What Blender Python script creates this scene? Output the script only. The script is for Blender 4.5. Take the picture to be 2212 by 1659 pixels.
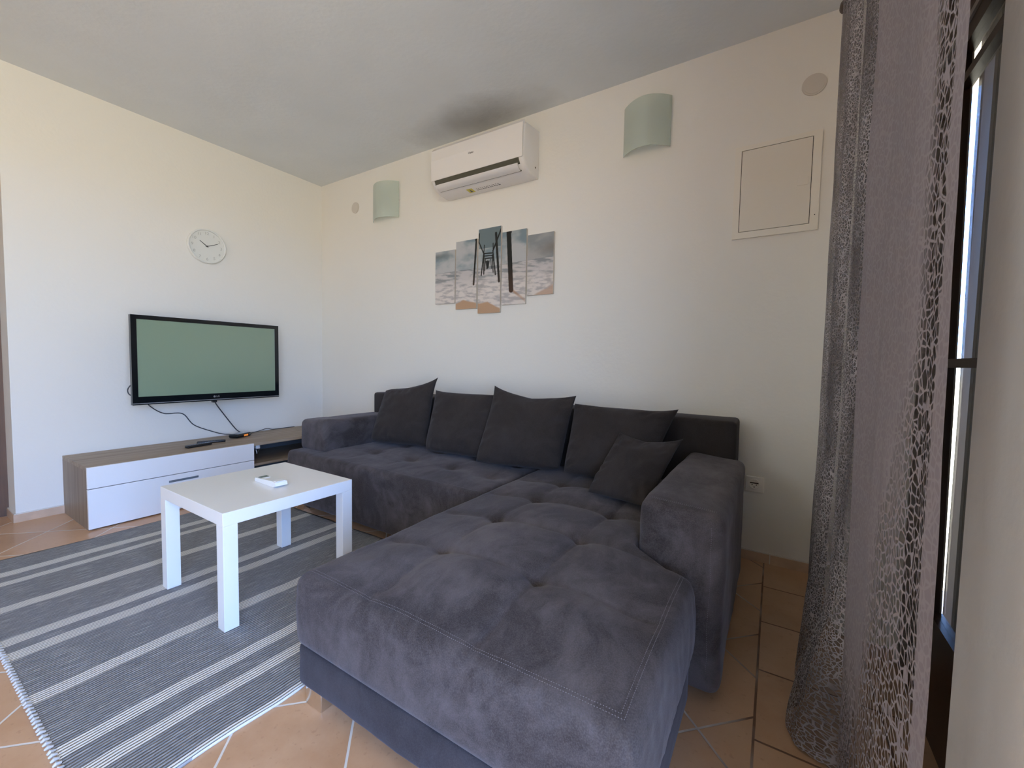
import bpy, math, random
from math import sin, cos, pi, radians, sqrt, atan2, floor, exp
from mathutils import Vector, Matrix, noise
random.seed(7)
for o in list(bpy.data.objects): bpy.data.objects.remove(o)
S = bpy.context.scene
COL = S.collection

# ------------------------------------------------------------- camera
FX = 901.8702
cd = bpy.data.cameras.new('camera'); cam = bpy.data.objects.new('camera', cd); COL.objects.link(cam)
cd.sensor_fit = 'HORIZONTAL'; cd.sensor_width = 36.0; cd.lens = FX/2212*36.0; cd.clip_start = 0.02
F = Vector((-0.53196551, 0.84506092, -0.05370983)); R = Vector((0.84558233, 0.53350485, 0.01905542)); U = Vector((-0.04475744, 0.03527926, 0.99837475))
cam.matrix_world = Matrix(((R.x,U.x,-F.x,3.7963),(R.y,U.y,-F.y,-2.4983),(R.z,U.z,-F.z,1.0163),(0,0,0,1)))
S.camera = cam

# ------------------------------------------------------------- world and daylight
vs = S.view_settings
vs.view_transform = 'Standard'; vs.look = 'None'; vs.gamma = 1.0; vs.use_curve_mapping = False
vs.exposure = 0.28
S.cycles.diffuse_bounces = 6; S.cycles.max_bounces = 12; S.cycles.transparent_max_bounces = 16
w = bpy.data.worlds.new('sky'); S.world = w; w.use_nodes = True
nt = w.node_tree; nt.nodes.clear()
wo = nt.nodes.new('ShaderNodeOutputWorld'); bg = nt.nodes.new('ShaderNodeBackground')
tc = nt.nodes.new('ShaderNodeTexCoord'); sx = nt.nodes.new('ShaderNodeSeparateXYZ'); mr = nt.nodes.new('ShaderNodeMapRange')
cr = nt.nodes.new('ShaderNodeValToRGB')
nt.links.new(tc.outputs['Generated'], sx.inputs[0]); nt.links.new(sx.outputs['Z'], mr.inputs[0])
mr.inputs[1].default_value = -1; mr.inputs[2].default_value = 1
nt.links.new(mr.outputs[0], cr.inputs[0]); nt.links.new(cr.outputs[0], bg.inputs[0]); nt.links.new(bg.outputs[0], wo.inputs[0])
e = cr.color_ramp.elements
e[0].position = 0.0; e[0].color = (.60,.53,.43,1)
e[1].position = 1.0; e[1].color = (.24,.48,1.1,1)
for p, c in ((.40,(.57,.55,.47,1)), (.49,(.62,.61,.54,1)), (.515,(.48,.80,1.50,1)), (.62,(.40,.70,1.48,1))):
    k = e.new(p); k.color = c
SKY = 14.0
bg.inputs[1].default_value = SKY
def portal(name, loc, rot, sx_, sy_):
    l = bpy.data.lights.new(name, 'AREA'); l.shape = 'RECTANGLE'; l.size = sx_; l.size_y = sy_
    l.cycles.is_portal = True
    o = bpy.data.objects.new(name, l); COL.objects.link(o); o.location = loc; o.rotation_euler = rot
portal('window_portal', (4.36,-2.90,1.17), (0, radians(90), 0), 2.3, 1.60)
portal('fill_window_portal', (2.05,-4.80,1.7), (radians(90), 0, 0), .9, .8)  # serves the added fill window in the rear wall
portal('door_portal', (4.42,-1.13,1.10), (0, radians(90), 0), 2.1, 1.05)

# ------------------------------------------------------------- helpers: materials
def mat(name): 
    m = bpy.data.materials.new(name); m.use_nodes = True
    n = m.node_tree; b = n.nodes['Principled BSDF']; return m, n, b
def node(n, t, **kw):
    x = n.nodes.new(t)
    for k, v in kw.items():
        if k.startswith('i_'): x.inputs[int(k[2:])].default_value = v
        else: setattr(x, k, v)
    return x
def simple(name, col, rough=.5, metal=0, spec=.5, bump=0, bscale=60, var=0, vscale=3, **kw):
    m, n, b = mat(name)
    b.inputs['Base Color'].default_value = (*col, 1); b.inputs['Roughness'].default_value = rough
    b.inputs['Metallic'].default_value = metal; b.inputs['Specular IOR Level'].default_value = spec
    for k, v in kw.items(): b.inputs[k.replace('_', ' ')].default_value = v
    t = n.nodes.new('ShaderNodeTexCoord')
    if var:
        no = node(n, 'ShaderNodeTexNoise'); no.inputs['Scale'].default_value = vscale; no.inputs['Detail'].default_value = 5
        n.links.new(t.outputs['Object'], no.inputs['Vector'])
        r = n.nodes.new('ShaderNodeValToRGB'); n.links.new(no.outputs['Fac'], r.inputs[0])
        r.color_ramp.elements[0].position = .3; r.color_ramp.elements[1].position = .7
        r.color_ramp.elements[0].color = (*[c*(1-var) for c in col], 1); r.color_ramp.elements[1].color = (*[min(1, c*(1+var)) for c in col], 1)
        n.links.new(r.outputs[0], b.inputs['Base Color'])
    if bump:
        no = node(n, 'ShaderNodeTexNoise'); no.inputs['Scale'].default_value = bscale; no.inputs['Detail'].default_value = 6
        n.links.new(t.outputs['Object'], no.inputs['Vector'])
        bp = n.nodes.new('ShaderNodeBump'); bp.inputs['Strength'].default_value = bump; bp.inputs['Distance'].default_value = .004
        n.links.new(no.outputs['Fac'], bp.inputs['Height']); n.links.new(bp.outputs[0], b.inputs['Normal'])
    return m
def mth(n, op, a, b=None, c=None):
    x = n.nodes.new('ShaderNodeMath'); x.operation = op
    for i, v in enumerate((a, b, c)):
        if v is None: continue
        if isinstance(v, (int, float)): x.inputs[i].default_value = v
        else: n.links.new(v, x.inputs[i])
    return x.outputs[0]
def mixc(n, f, a, b):
    x = n.nodes.new('ShaderNodeMix'); x.data_type = 'RGBA'
    for i, v in ((0, f), (6, a), (7, b)):
        if isinstance(v, (int, float)): x.inputs[i].default_value = v
        elif isinstance(v, tuple): x.inputs[i].default_value = (*v, 1)
        else: n.links.new(v, x.inputs[i])
    return x.outputs[2]
def noisev(n, vec, scale, detail=3, rough=.5):
    x = n.nodes.new('ShaderNodeTexNoise'); x.inputs['Scale'].default_value = scale; x.inputs['Detail'].default_value = detail; x.inputs['Roughness'].default_value = rough
    n.links.new(vec, x.inputs['Vector']); return x.outputs['Fac']
def mapv(n, vec, scale=(1,1,1), loc=(0,0,0), rot=(0,0,0)):
    x = n.nodes.new('ShaderNodeMapping'); x.inputs['Scale'].default_value = scale; x.inputs['Location'].default_value = loc; x.inputs['Rotation'].default_value = rot
    n.links.new(vec, x.inputs['Vector']); return x.outputs[0]
def bumpn(n, b, h, strength=.3, dist=.004):
    x = n.nodes.new('ShaderNodeBump'); x.inputs['Strength'].default_value = strength; x.inputs['Distance'].default_value = dist
    n.links.new(h, x.inputs['Height']); n.links.new(x.outputs[0], b.inputs['Normal'])

WALLC = (.84, .81, .745)
M = {}
M['wall'] = simple('wall_paint', WALLC, .9, spec=.2, bump=.25, bscale=45)
M['cover'] = simple('cover_plastic', (.66,.61,.54), .7, spec=.25)
M['ceil'] = None
def ceil_mat():
    m, n, b = mat('ceiling_paint'); t = n.nodes.new('ShaderNodeTexCoord').outputs['Object']
    g = n.nodes.new('ShaderNodeNewGeometry').outputs['Position']
    a = noisev(n, t, 3.0, 4)
    # uneven darker patch above the air conditioner
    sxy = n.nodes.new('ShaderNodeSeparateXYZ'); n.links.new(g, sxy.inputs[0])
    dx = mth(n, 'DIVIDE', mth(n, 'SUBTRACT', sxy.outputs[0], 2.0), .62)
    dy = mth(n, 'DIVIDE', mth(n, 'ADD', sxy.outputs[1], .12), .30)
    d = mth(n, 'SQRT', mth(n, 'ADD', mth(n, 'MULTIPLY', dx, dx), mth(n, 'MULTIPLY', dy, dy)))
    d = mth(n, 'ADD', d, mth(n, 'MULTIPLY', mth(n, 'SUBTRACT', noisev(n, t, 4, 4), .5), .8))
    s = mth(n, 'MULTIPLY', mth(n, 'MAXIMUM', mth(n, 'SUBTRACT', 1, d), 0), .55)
    c1 = mixc(n, a, (.70,.725,.73), (.79,.815,.82))
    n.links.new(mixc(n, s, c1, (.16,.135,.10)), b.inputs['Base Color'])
    b.inputs['Roughness'].default_value = .95; b.inputs['Specular IOR Level'].default_value = .1
    bumpn(n, b, noisev(n, t, 40, 5), .3); return m
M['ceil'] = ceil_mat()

def tile_mat():
    m, n, b = mat('terracotta_tiles')
    g = n.nodes.new('ShaderNodeNewGeometry').outputs['Position']
    s = n.nodes.new('ShaderNodeSeparateXYZ'); n.links.new(g, s.inputs[0]); x, y = s.outputs[0], s.outputs[1]
    u = mth(n, 'DIVIDE', mth(n, 'SUBTRACT', mth(n, 'SUBTRACT', x, y), .050), .443)
    v = mth(n, 'DIVIDE', mth(n, 'SUBTRACT', mth(n, 'ADD', x, y), .174), .443)
    us = mth(n, 'DIVIDE', mth(n, 'SUBTRACT', x, 3.79), .3132); vs_ = mth(n, 'DIVIDE', mth(n, 'ADD', y, .905), .3132)
    right = mth(n, 'GREATER_THAN', x, 3.79)
    def mixf(f, a, bb):
        q = n.nodes.new('ShaderNodeMix'); q.data_type = 'FLOAT'; n.links.new(f, q.inputs[0]); n.links.new(a, q.inputs[2]); n.links.new(bb, q.inputs[3]); return q.outputs[0]
    U_ = mixf(right, u, us); V_ = mixf(right, v, vs_)
    # a slight waver of the hand-laid joints
    nz = mth(n, 'MULTIPLY', mth(n, 'SUBTRACT', noisev(n, g, 9, 3), .5), .010)
    U2 = mth(n, 'ADD', U_, nz); V2 = mth(n, 'ADD', V_, nz)
    def edge(q):
        f = mth(n, 'FRACT', q); return mth(n, 'MINIMUM', f, mth(n, 'SUBTRACT', 1, f))
    d = mth(n, 'MINIMUM', edge(U2), edge(V2))
    # the straight joint where the border row begins
    dl = mth(n, 'DIVIDE', mth(n, 'ABSOLUTE', mth(n, 'SUBTRACT', x, 3.79)), .3132)
    d = mth(n, 'MINIMUM', d, dl)
    gr = n.nodes.new('ShaderNodeMapRange'); gr.interpolation_type = 'SMOOTHSTEP'; n.links.new(d, gr.inputs[0])
    gr.inputs[1].default_value = .008; gr.inputs[2].default_value = .0125; gr.inputs[3].default_value = 1; gr.inputs[4].default_value = 0
    grout = gr.outputs[0]
    cb = n.nodes.new('ShaderNodeCombineXYZ'); n.links.new(mth(n, 'FLOOR', U2), cb.inputs[0]); n.links.new(mth(n, 'FLOOR', V2), cb.inputs[1]); n.links.new(right, cb.inputs[2])
    wn = n.nodes.new('ShaderNodeTexWhiteNoise'); n.links.new(cb.outputs[0], wn.inputs['Vector'])
    blot = noisev(n, g, 7, 6, .6)
    c = mixc(n, wn.outputs['Value'], (.50,.285,.155), (.60,.365,.215))
    r = n.nodes.new('ShaderNodeValToRGB'); n.links.new(blot, r.inputs[0]); r.color_ramp.elements[0].position = .35; r.color_ramp.elements[1].position = .68
    c = mixc(n, mth(n, 'MULTIPLY', r.outputs[0], .45), c, (.68,.46,.30))
    sp = n.nodes.new('ShaderNodeValToRGB'); n.links.new(noisev(n, g, 60, 3), sp.inputs[0]); sp.color_ramp.elements[0].position = .62; sp.color_ramp.elements[1].position = .70
    c = mixc(n, mth(n, 'MULTIPLY', sp.outputs[0], .25), c, (.30,.15,.08))
    # old dirty joints near the balcony door, clean pale ones elsewhere
    dirty = n.nodes.new('ShaderNodeMapRange'); n.links.new(mth(n, 'ADD', x, mth(n, 'MULTIPLY', noisev(n, g, 5, 2), .3)), dirty.inputs[0])
    dirty.inputs[1].default_value = 3.78; dirty.inputs[2].default_value = 3.95
    gc = mixc(n, dirty.outputs[0], (.72,.68,.63), (.20,.11,.07))
    n.links.new(mixc(n, grout, c, gc), b.inputs['Base Color'])
    rr = mth(n, 'ADD', mth(n, 'MULTIPLY', grout, .4), mth(n, 'ADD', .26, mth(n, 'MULTIPLY', blot, .22)))
    n.links.new(rr, b.inputs['Roughness'])
    h = mth(n, 'ADD', mth(n, 'MULTIPLY', grout, -1), mth(n, 'MULTIPLY', blot, .25)); bumpn(n, b, h, .5, .002)
    return m
M['tile'] = tile_mat()
M['skirt'] = simple('skirting_tile', (.60,.42,.29), .4, var=.18, vscale=9, bump=.1)
M['skirt_grout'] = simple('skirting_joint', (.72,.68,.62), .9)

def wood_mat(name, c1, c2, c3, axis='y', scale=1.0, rough=.5):
    m, n, b = mat(name); t = n.nodes.new('ShaderNodeTexCoord').outputs['Object']
    sc = {'x': (2, 34, 34), 'y': (34, 2, 34), 'z': (34, 34, 2)}[axis]
    v = mapv(n, t, tuple(q*scale for q in sc))
    a = noisev(n, v, 1.0, 6, .6); f = noisev(n, v, 3.2, 3, .6)
    r = n.nodes.new('ShaderNodeValToRGB'); n.links.new(a, r.inputs[0]); e = r.color_ramp.elements
    e[0].position = .3; e[0].color = (*c1, 1); e[1].position = .72; e[1].color = (*c3, 1); k = e.new(.5); k.color = (*c2, 1)
    n.links.new(mixc(n, mth(n, 'MULTIPLY', f, .35), r.outputs[0], c1), b.inputs['Base Color'])
    b.inputs['Roughness'].default_value = rough; bumpn(n, b, f, .12, .001); return m
M['oak'] = wood_mat('greyed_oak', (.24,.175,.115), (.36,.28,.20), (.46,.37,.275), 'y')
M['oak_side'] = wood_mat('greyed_oak_side', (.20,.15,.105), (.29,.225,.165), (.37,.295,.22), 'z')
M['door_wood'] = wood_mat('brown_door_wood', (.10,.052,.03), (.17,.09,.05), (.23,.13,.075), 'z', .7)
M['brown_frame'] = simple('dark_brown_frame', (.060,.034,.022), .35, var=.2, vscale=6)
M['shutter'] = simple('grey_green_shutter', (.10,.105,.085), .45)
M['alu'] = simple('aluminium', (.55,.53,.50), .4, .6)
M['white_lam'] = simple('white_laminate', (.86,.86,.86), .32, spec=.45)
M['white_gloss'] = simple('white_front', (.88,.88,.90), .16, spec=.5)
M['dark_recess'] = simple('grey_handle', (.20,.23,.27), .4, .3)
M['black'] = simple('black_plastic', (.012,.013,.016), .3)
M['black_gloss'] = simple('black_gloss', (.006,.008,.010), .12)
M['silver'] = simple('silver_strip', (.55,.56,.60), .3, .8)
M['chrome'] = simple('chrome', (.75,.73,.70), .18, 1.0)
M['cable'] = simple('cable_rubber', (.05,.055,.065), .5)
M['ac_white'] = simple('ac_plastic', (.84,.80,.765), .42)
M['ac_flap'] = simple('ac_flap_plastic', (.74,.71,.69), .38)
M['ac_dark'] = simple('ac_slot', (.09,.085,.06), .7)
M['print'] = simple('printed_mark', (.09,.08,.08), .5)
M['yellow'] = simple('yellow_sticker', (.62,.52,.08), .5)
M['white_plastic'] = simple('white_plastic', (.85,.86,.86), .3)
M['socket'] = simple('socket_plastic', (.90,.86,.80), .35)
M['lcd'] = simple('lcd', (.16,.20,.19), .25)
M['amber'] = simple('amber_display', (.10,.03,.005), .3, Emission_Color=(1,.32,.06,1), Emission_Strength=.55)
M['canvas_edge'] = simple('canvas_edge', (.66,.60,.52), .8)
M['clock_white'] = simple('clock_white', (.78,.78,.73), .45)
M['clock_rim'] = simple('clock_rim', (.80,.80,.76), .3)
M['clock_num'] = simple('clock_numeral', (.50,.49,.45), .6)
M['clock_hand'] = simple('clock_hand', (.05,.05,.05), .5)
M['panel_paint'] = simple('panel_paint', (.79,.735,.64), .45)
M['panel_frame'] = simple('panel_frame_paint', (.85,.80,.70), .5)
M['panel_gap'] = simple('panel_gap', (.05,.035,.02), .8)
M['stitch'] = simple('stitching', (.17,.16,.17), .8)
M['fringe'] = simple('cotton_fringe', (.60,.58,.55), .9)
M['sky_block'] = simple('sky_block_plaster', (.75,.70,.60), .9)
M['hall_wall'] = simple('hall_wall_paint', (.70,.52,.36), .9)
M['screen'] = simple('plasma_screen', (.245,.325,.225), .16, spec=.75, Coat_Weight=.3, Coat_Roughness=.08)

def velvet(name, base, alt, nap=1.0, scale=2.2, rough=.85, sheen=.16, lo=.42, hi=.61):
    m, n, b = mat(name); t = n.nodes.new('ShaderNodeTexCoord').outputs['Object']
    wv = n.nodes.new('ShaderNodeTexNoise'); wv.inputs['Scale'].default_value = 2.5; wv.inputs['Detail'].default_value = 3; n.links.new(t, wv.inputs['Vector'])
    vm = n.nodes.new('ShaderNodeVectorMath'); vm.operation = 'MULTIPLY_ADD'; n.links.new(wv.outputs['Color'], vm.inputs[0]); vm.inputs[1].default_value = (.35,.35,.35); n.links.new(t, vm.inputs[2])
    a = noisev(n, mapv(n, vm.outputs[0], (1, 1.4, 1.2)), scale, 4, .6)
    a2 = noisev(n, mapv(n, vm.outputs[0], (9, 3.5, 6), rot=(0,0,.5)), scale*1.1, 5, .65)
    r = n.nodes.new('ShaderNodeValToRGB'); n.links.new(mth(n, 'ADD', mth(n, 'MULTIPLY', a, .66), mth(n, 'MULTIPLY', a2, .34)), r.inputs[0])
    r.color_ramp.elements[0].position = lo; r.color_ramp.elements[1].position = hi
    fz = noisev(n, t, 380, 2)
    c = mixc(n, mth(n, 'MULTIPLY', r.outputs[0], nap), base, alt)
    c = mixc(n, mth(n, 'MULTIPLY', mth(n, 'SUBTRACT', fz, .38), .55), c, tuple(q*2.2 for q in alt))
    n.links.new(c, b.inputs['Base Color'])
    b.inputs['Roughness'].default_value = rough; b.inputs['Specular IOR Level'].default_value = .08
    b.inputs['Sheen Weight'].default_value = sheen; b.inputs['Sheen Roughness'].default_value = .5; b.inputs['Sheen Tint'].default_value = (.9,.88,1,1)
    h = mth(n, 'ADD', mth(n, 'MULTIPLY', fz, .3), noisev(n, t, 30, 4)); bumpn(n, b, h, .22, .003)
    return m
M['velvet'] = velvet('grey_velvet', (.036,.0295,.028), (.100,.087,.089))
M['velvet_dark'] = velvet('grey_velvet_base', (.028,.026,.030), (.048,.045,.052), sheen=.12)
M['cushion'] = velvet('charcoal_corduroy', (.029,.0245,.023), (.040,.034,.033), 1, 3, sheen=.1)

def rug_mat():
    m, n, b = mat('striped_rug'); g = n.nodes.new('ShaderNodeNewGeometry').outputs['Position']
    s = n.nodes.new('ShaderNodeSeparateXYZ'); n.links.new(g, s.inputs[0])
    wob = mth(n, 'MULTIPLY', mth(n, 'SUBTRACT', noisev(n, mapv(n, g, (.6,1.6,1)), 2, 2), .5), .030)
    x = mth(n, 'ADD', s.outputs[0], wob)
    r = n.nodes.new('ShaderNodeValToRGB'); r.color_ramp.interpolation = 'CONSTANT'
    n.links.new(mth(n, 'DIVIDE', mth(n, 'SUBTRACT', x, .6), 2.1), r.inputs[0])
    e = r.color_ramp.elements; e[0].position = 0; e[0].color = (0,0,0,1); e.remove(e[1])
    for c in (.872, .990, 1.280, 1.577, 1.692, 2.005, 2.303, 2.425):
        hw = .0275
        for p, k in ((c-hw, 1), (c+hw, 0)):
            q = e.new((p-.6)/2.1); q.color = (k,k,k,1)
    q = e.new((2.585-.6)/2.1); q.color = (1,1,1,1)
    # five cords to a stripe: fine dark gaps
    per = .0108
    f = mth(n, 'FRACT', mth(n, 'DIVIDE', x, per)); gap = mth(n, 'LESS_THAN', f, .30)
    stripe = mth(n, 'MULTIPLY', r.outputs[0], mth(n, 'SUBTRACT', 1, mth(n, 'MULTIPLY', gap, .75)))
    fl = n.nodes.new('ShaderNodeValToRGB'); n.links.new(noisev(n, mapv(n, g, (170, 11, 1)), 1, 4, .7), fl.inputs[0])
    fl.color_ramp.elements[0].position = .50; fl.color_ramp.elements[1].position = .66
    base = mixc(n, noisev(n, mapv(n, g, (60, 26, 1)), 2, 5, .8), (.125,.128,.136), (.42,.42,.43))
    base = mixc(n, mth(n, 'MULTIPLY', fl.outputs[0], .7), base, (.55,.55,.55))
    c = mixc(n, stripe, base, (.80,.77,.71))
    rib = mth(n, 'ABSOLUTE', mth(n, 'SINE', mth(n, 'MULTIPLY', x, pi/per)))
    c = mixc(n, mth(n, 'MULTIPLY', mth(n, 'SUBTRACT', 1, rib), .40), c, (.03,.03,.034))
    n.links.new(c, b.inputs['Base Color']); b.inputs['Roughness'].default_value = .95; b.inputs['Specular IOR Level'].default_value = .1
    bumpn(n, b, mth(n, 'ADD', rib, mth(n, 'MULTIPLY', noisev(n, g, 300, 2), .4)), .8, .004); return m
M['rug'] = rug_mat()

def glass_mat(name, tint, gloss=.12, rough=.02, solid=0.0, scol=(1,1,1)):
    m = bpy.data.materials.new(name); m.use_nodes = True; n = m.node_tree; n.nodes.clear()
    o = n.nodes.new('ShaderNodeOutputMaterial'); t = n.nodes.new('ShaderNodeBsdfTransparent'); t.inputs[0].default_value = (*tint, 1)
    g = n.nodes.new('ShaderNodeBsdfGlossy'); g.inputs['Roughness'].default_value = rough
    lw = n.nodes.new('ShaderNodeLayerWeight'); lw.inputs[0].default_value = .5
    fr = mth(n, 'ADD', .04, mth(n, 'MULTIPLY', .96, mth(n, 'POWER', lw.outputs['Facing'], 5.0)))
    mx = n.nodes.new('ShaderNodeMixShader'); n.links.new(fr, mx.inputs[0]); n.links.new(t.outputs[0], mx.inputs[1]); n.links.new(g.outputs[0], mx.inputs[2])
    last = mx
    if solid:
        d = n.nodes.new('ShaderNodeBsdfDiffuse'); d.inputs[0].default_value = (*scol, 1); tl = n.nodes.new('ShaderNodeBsdfTranslucent'); tl.inputs[0].default_value = (*scol, 1)
        m3 = n.nodes.new('ShaderNodeMixShader'); m3.inputs[0].default_value = .35; n.links.new(d.outputs[0], m3.inputs[1]); n.links.new(tl.outputs[0], m3.inputs[2])
        m2 = n.nodes.new('ShaderNodeMixShader'); m2.inputs[0].default_value = solid; n.links.new(mx.outputs[0], m2.inputs[1]); n.links.new(m3.outputs[0], m2.inputs[2]); last = m2
    n.links.new(last.outputs[0], o.inputs[0]); return m
M['glass'] = glass_mat('window_glass', (.96,.97,.96))
M['warm_fill_glass'] = glass_mat('fill_tint_glass', (1.0,.80,.58))  # tint added to warm the fill light from the rear
M['frost'] = glass_mat('green_frosted_glass', (.86,.93,.88), solid=.62, scol=(.80,.84,.79), rough=.2)

# ------------------------------------------------------------- helpers: meshes
def link(name, verts, faces, m, parent=None, smooth=False, loc=None):
    me = bpy.data.meshes.new(name); me.from_pydata([tuple(v) for v in verts], [], faces); me.update()
    mats = m if isinstance(m, (list, tuple)) else [m]
    for q in mats: me.materials.append(q)
    if smooth:
        for p in me.polygons: p.use_smooth = True
    o = bpy.data.objects.new(name, me); COL.objects.link(o)
    if parent: o.parent = parent
    return o
def tag(o, label, cat, group=None):
    o['label'] = label; o['category'] = cat
    if group: o['group'] = group
    return o
def struct(o, label=None):
    o['kind'] = 'structure'
    if label: o['label'] = label
    return o
def empty(name, loc, label, cat, group=None):
    o = bpy.data.objects.new(name, None); COL.objects.link(o); o.location = loc; o.empty_display_size = .05
    return tag(o, label, cat, group)
class MB:
    def __init__(s): s.v = []; s.f = []; s.mi = []
    def add(s, v, f, mi=0):
        k = len(s.v); s.v += [Vector(q) for q in v]; s.f += [tuple(i+k for i in q) for q in f]; s.mi += [mi]*len(f); return s
    def box(s, a, b, mi=0, bev=0):
        x0, y0, z0 = [min(a[i], b[i]) for i in range(3)]; x1, y1, z1 = [max(a[i], b[i]) for i in range(3)]
        if bev:
            v, f = rbox_data((x1-x0, y1-y0, z1-z0), bev, None, 2)
            c = Vector(((x0+x1)/2, (y0+y1)/2, (z0+z1)/2)); return s.add([q+c for q in v], f, mi)
        v = [(x0,y0,z0),(x1,y0,z0),(x1,y1,z0),(x0,y1,z0),(x0,y0,z1),(x1,y0,z1),(x1,y1,z1),(x0,y1,z1)]
        return s.add(v, [(0,3,2,1),(4,5,6,7),(0,1,5,4),(1,2,6,5),(2,3,7,6),(3,0,4,7)], mi)
    def tube(s, pts, r, seg=8, mi=0):
        P = [Vector(p) for p in pts]; ring = []; up = Vector((0,0,1))
        for i, p in enumerate(P):
            d = (P[min(i+1, len(P)-1)]-P[max(i-1, 0)]).normalized()
            a = d.cross(up)
            if a.length < .05: a = d.cross(Vector((1,0,0)))
            a.normalize(); b = a.cross(d)
            rr = r[i] if isinstance(r, (list, tuple)) else r
            ring.append([p+a*cos(2*pi*k/seg)*rr+b*sin(2*pi*k/seg)*rr for k in range(seg)])
        v = [q for g in ring for q in g]; f = []
        for i in range(len(P)-1):
            for k in range(seg):
                f.append((i*seg+k, i*seg+(k+1)%seg, (i+1)*seg+(k+1)%seg, (i+1)*seg+k))
        f.append(tuple(reversed(range(seg)))); f.append(tuple((len(P)-1)*seg+k for k in range(seg)))
        return s.add(v, f, mi)
    def disc(s, c, r, axis, th, seg=48, mi=0, ry=None):
        """short cylinder, axis 'x' or 'y' or 'z', from c along +axis by th"""
        c = Vector(c); v = []
        for h in (0, th):
            for k in range(seg):
                a = 2*pi*k/seg; p, q = cos(a)*r, sin(a)*(ry or r)
                v.append(c + (Vector((h,p,q)) if axis == 'x' else Vector((p,h,q)) if axis == 'y' else Vector((p,q,h))))
        f = [(k, (k+1)%seg, seg+(k+1)%seg, seg+k) for k in range(seg)]+[tuple(reversed(range(seg))), tuple(range(seg, 2*seg))]
        return s.add(v, f, mi)
    def prism(s, poly, axis, a, b, mi=0):
        """poly: list of 2-D points in the plane normal to axis"""
        n_ = len(poly); v = []
        for h in (a, b):
            for p, q in poly:
                v.append((h,p,q) if axis == 'x' else (p,h,q) if axis == 'y' else (p,q,h))
        f = [(k, (k+1)%n_, n_+(k+1)%n_, n_+k) for k in range(n_)]+[tuple(reversed(range(n_))), tuple(range(n_, 2*n_))]
        return s.add(v, f, mi)
    def build(s, name, m, parent=None, smooth=False, fix=True):
        org = Vector((0,0,0)); q_ = parent
        while q_: org += q_.location; q_ = q_.parent
        o = link(name, [q-org for q in s.v], s.f, m, parent, smooth)
        for p, k in zip(o.data.polygons, s.mi): p.material_index = k
        if fix:
            import bmesh
            bm = bmesh.new(); bm.from_mesh(o.data); bmesh.ops.recalc_face_normals(bm, faces=bm.faces); bm.to_mesh(o.data); bm.free()
        if smooth:
            try: o.data.set_sharp_from_angle(angle=radians(40))
            except Exception: pass
        return o
def axis_coords(L, r, step):
    h = L/2; out = []
    if step is None or L-2*r <= 0: inner = [-h+r, h-r]
    else:
        k = max(1, int(round((L-2*r)/step))); inner = [-h+r+(L-2*r)*i/k for i in range(k+1)]
    return inner
def rbox_data(size, r, step=None, rs=3, disp=None):
    """closed rounded box, centred, optionally subdivided with the given step"""
    h = [q/2 for q in size]; r = min(r, min(h)*.99)
    cs = []
    for i in range(3):
        inner = axis_coords(size[i], r, step)
        e = [-h[i]+r*(1-cos(pi/2*k/rs))*1.0 for k in range(rs)]
        cs.append(e+inner+[-q for q in reversed(e)])
    key = {}; V = []; Fc = []
    def vid(p):
        k = (round(p[0], 6), round(p[1], 6), round(p[2], 6))
        if k not in key:
            q = Vector([max(-h[i]+r, min(h[i]-r, p[i])) for i in range(3)]); d = Vector(p)-q
            if d.length > 1e-9: q = q+d.normalized()*r
            key[k] = len(V); V.append(q)
        return key[k]
    for ax in range(3):
        a, b = [(1,2),(2,0),(0,1)][ax]
        for sgn in (-1, 1):
            for i in range(len(cs[a])-1):
                for j in range(len(cs[b])-1):
                    q = []
                    for (ii, jj) in ((i,j),(i+1,j),(i+1,j+1),(i,j+1)):
                        p = [0,0,0]; p[ax] = sgn*h[ax]; p[a] = cs[a][ii]; p[b] = cs[b][jj]; q.append(vid(p))
                    if len(set(q)) < 3: continue
                    Fc.append(tuple(q) if sgn > 0 else tuple(reversed(q)))
    if disp: V = [disp(v) for v in V]
    return V, Fc
def rbox(name, a, b, r, m, parent=None, step=None, rs=3, disp=None):
    c = Vector([(a[i]+b[i])/2 for i in range(3)]); size = [abs(a[i]-b[i]) for i in range(3)]
    V, Fc = rbox_data(size, r, step, rs)
    V = [v+c for v in V]
    if disp: V = [disp(v) for v in V]
    mb = MB(); mb.add(V, Fc); o = mb.build(name, m, parent, smooth=False, fix=False)
    for p in o.data.polygons: p.use_smooth = True
    return o
def catmull(P, k=8):
    P = [Vector(p) for p in P]; out = []
    for i in range(len(P)-1):
        p0 = P[max(i-1, 0)]; p1 = P[i]; p2 = P[i+1]; p3 = P[min(i+2, len(P)-1)]
        for j in range(k):
            t = j/k
            out.append(.5*((2*p1)+(p2-p0)*t+(2*p0-5*p1+4*p2-p3)*t*t+(3*p1-p0-3*p2+p3)*t**3))
    out.append(P[-1]); return out
def text_data(txt, size, ext=.0006):
    cu = bpy.data.curves.new('lettering', 'FONT'); cu.body = txt; cu.size = size; cu.extrude = ext; cu.align_x = 'CENTER'; cu.align_y = 'CENTER'
    o = bpy.data.objects.new('lettering', cu); COL.objects.link(o)
    dg = bpy.context.evaluated_depsgraph_get(); me = bpy.data.meshes.new_from_object(o.evaluated_get(dg))
    v = [q.co.copy() for q in me.vertices]; f = [tuple(p.vertices) for p in me.polygons]
    bpy.data.objects.remove(o); bpy.data.meshes.remove(me); bpy.data.curves.remove(cu); return v, f
def fbm(p, s=1.0, o=3):
    return noise.fractal(Vector(p)*s, 1.0, 2.0, o)
def ss(a, b, x):
    t = max(0, min(1, (x-a)/(b-a))); return t*t*(3-2*t)

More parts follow.
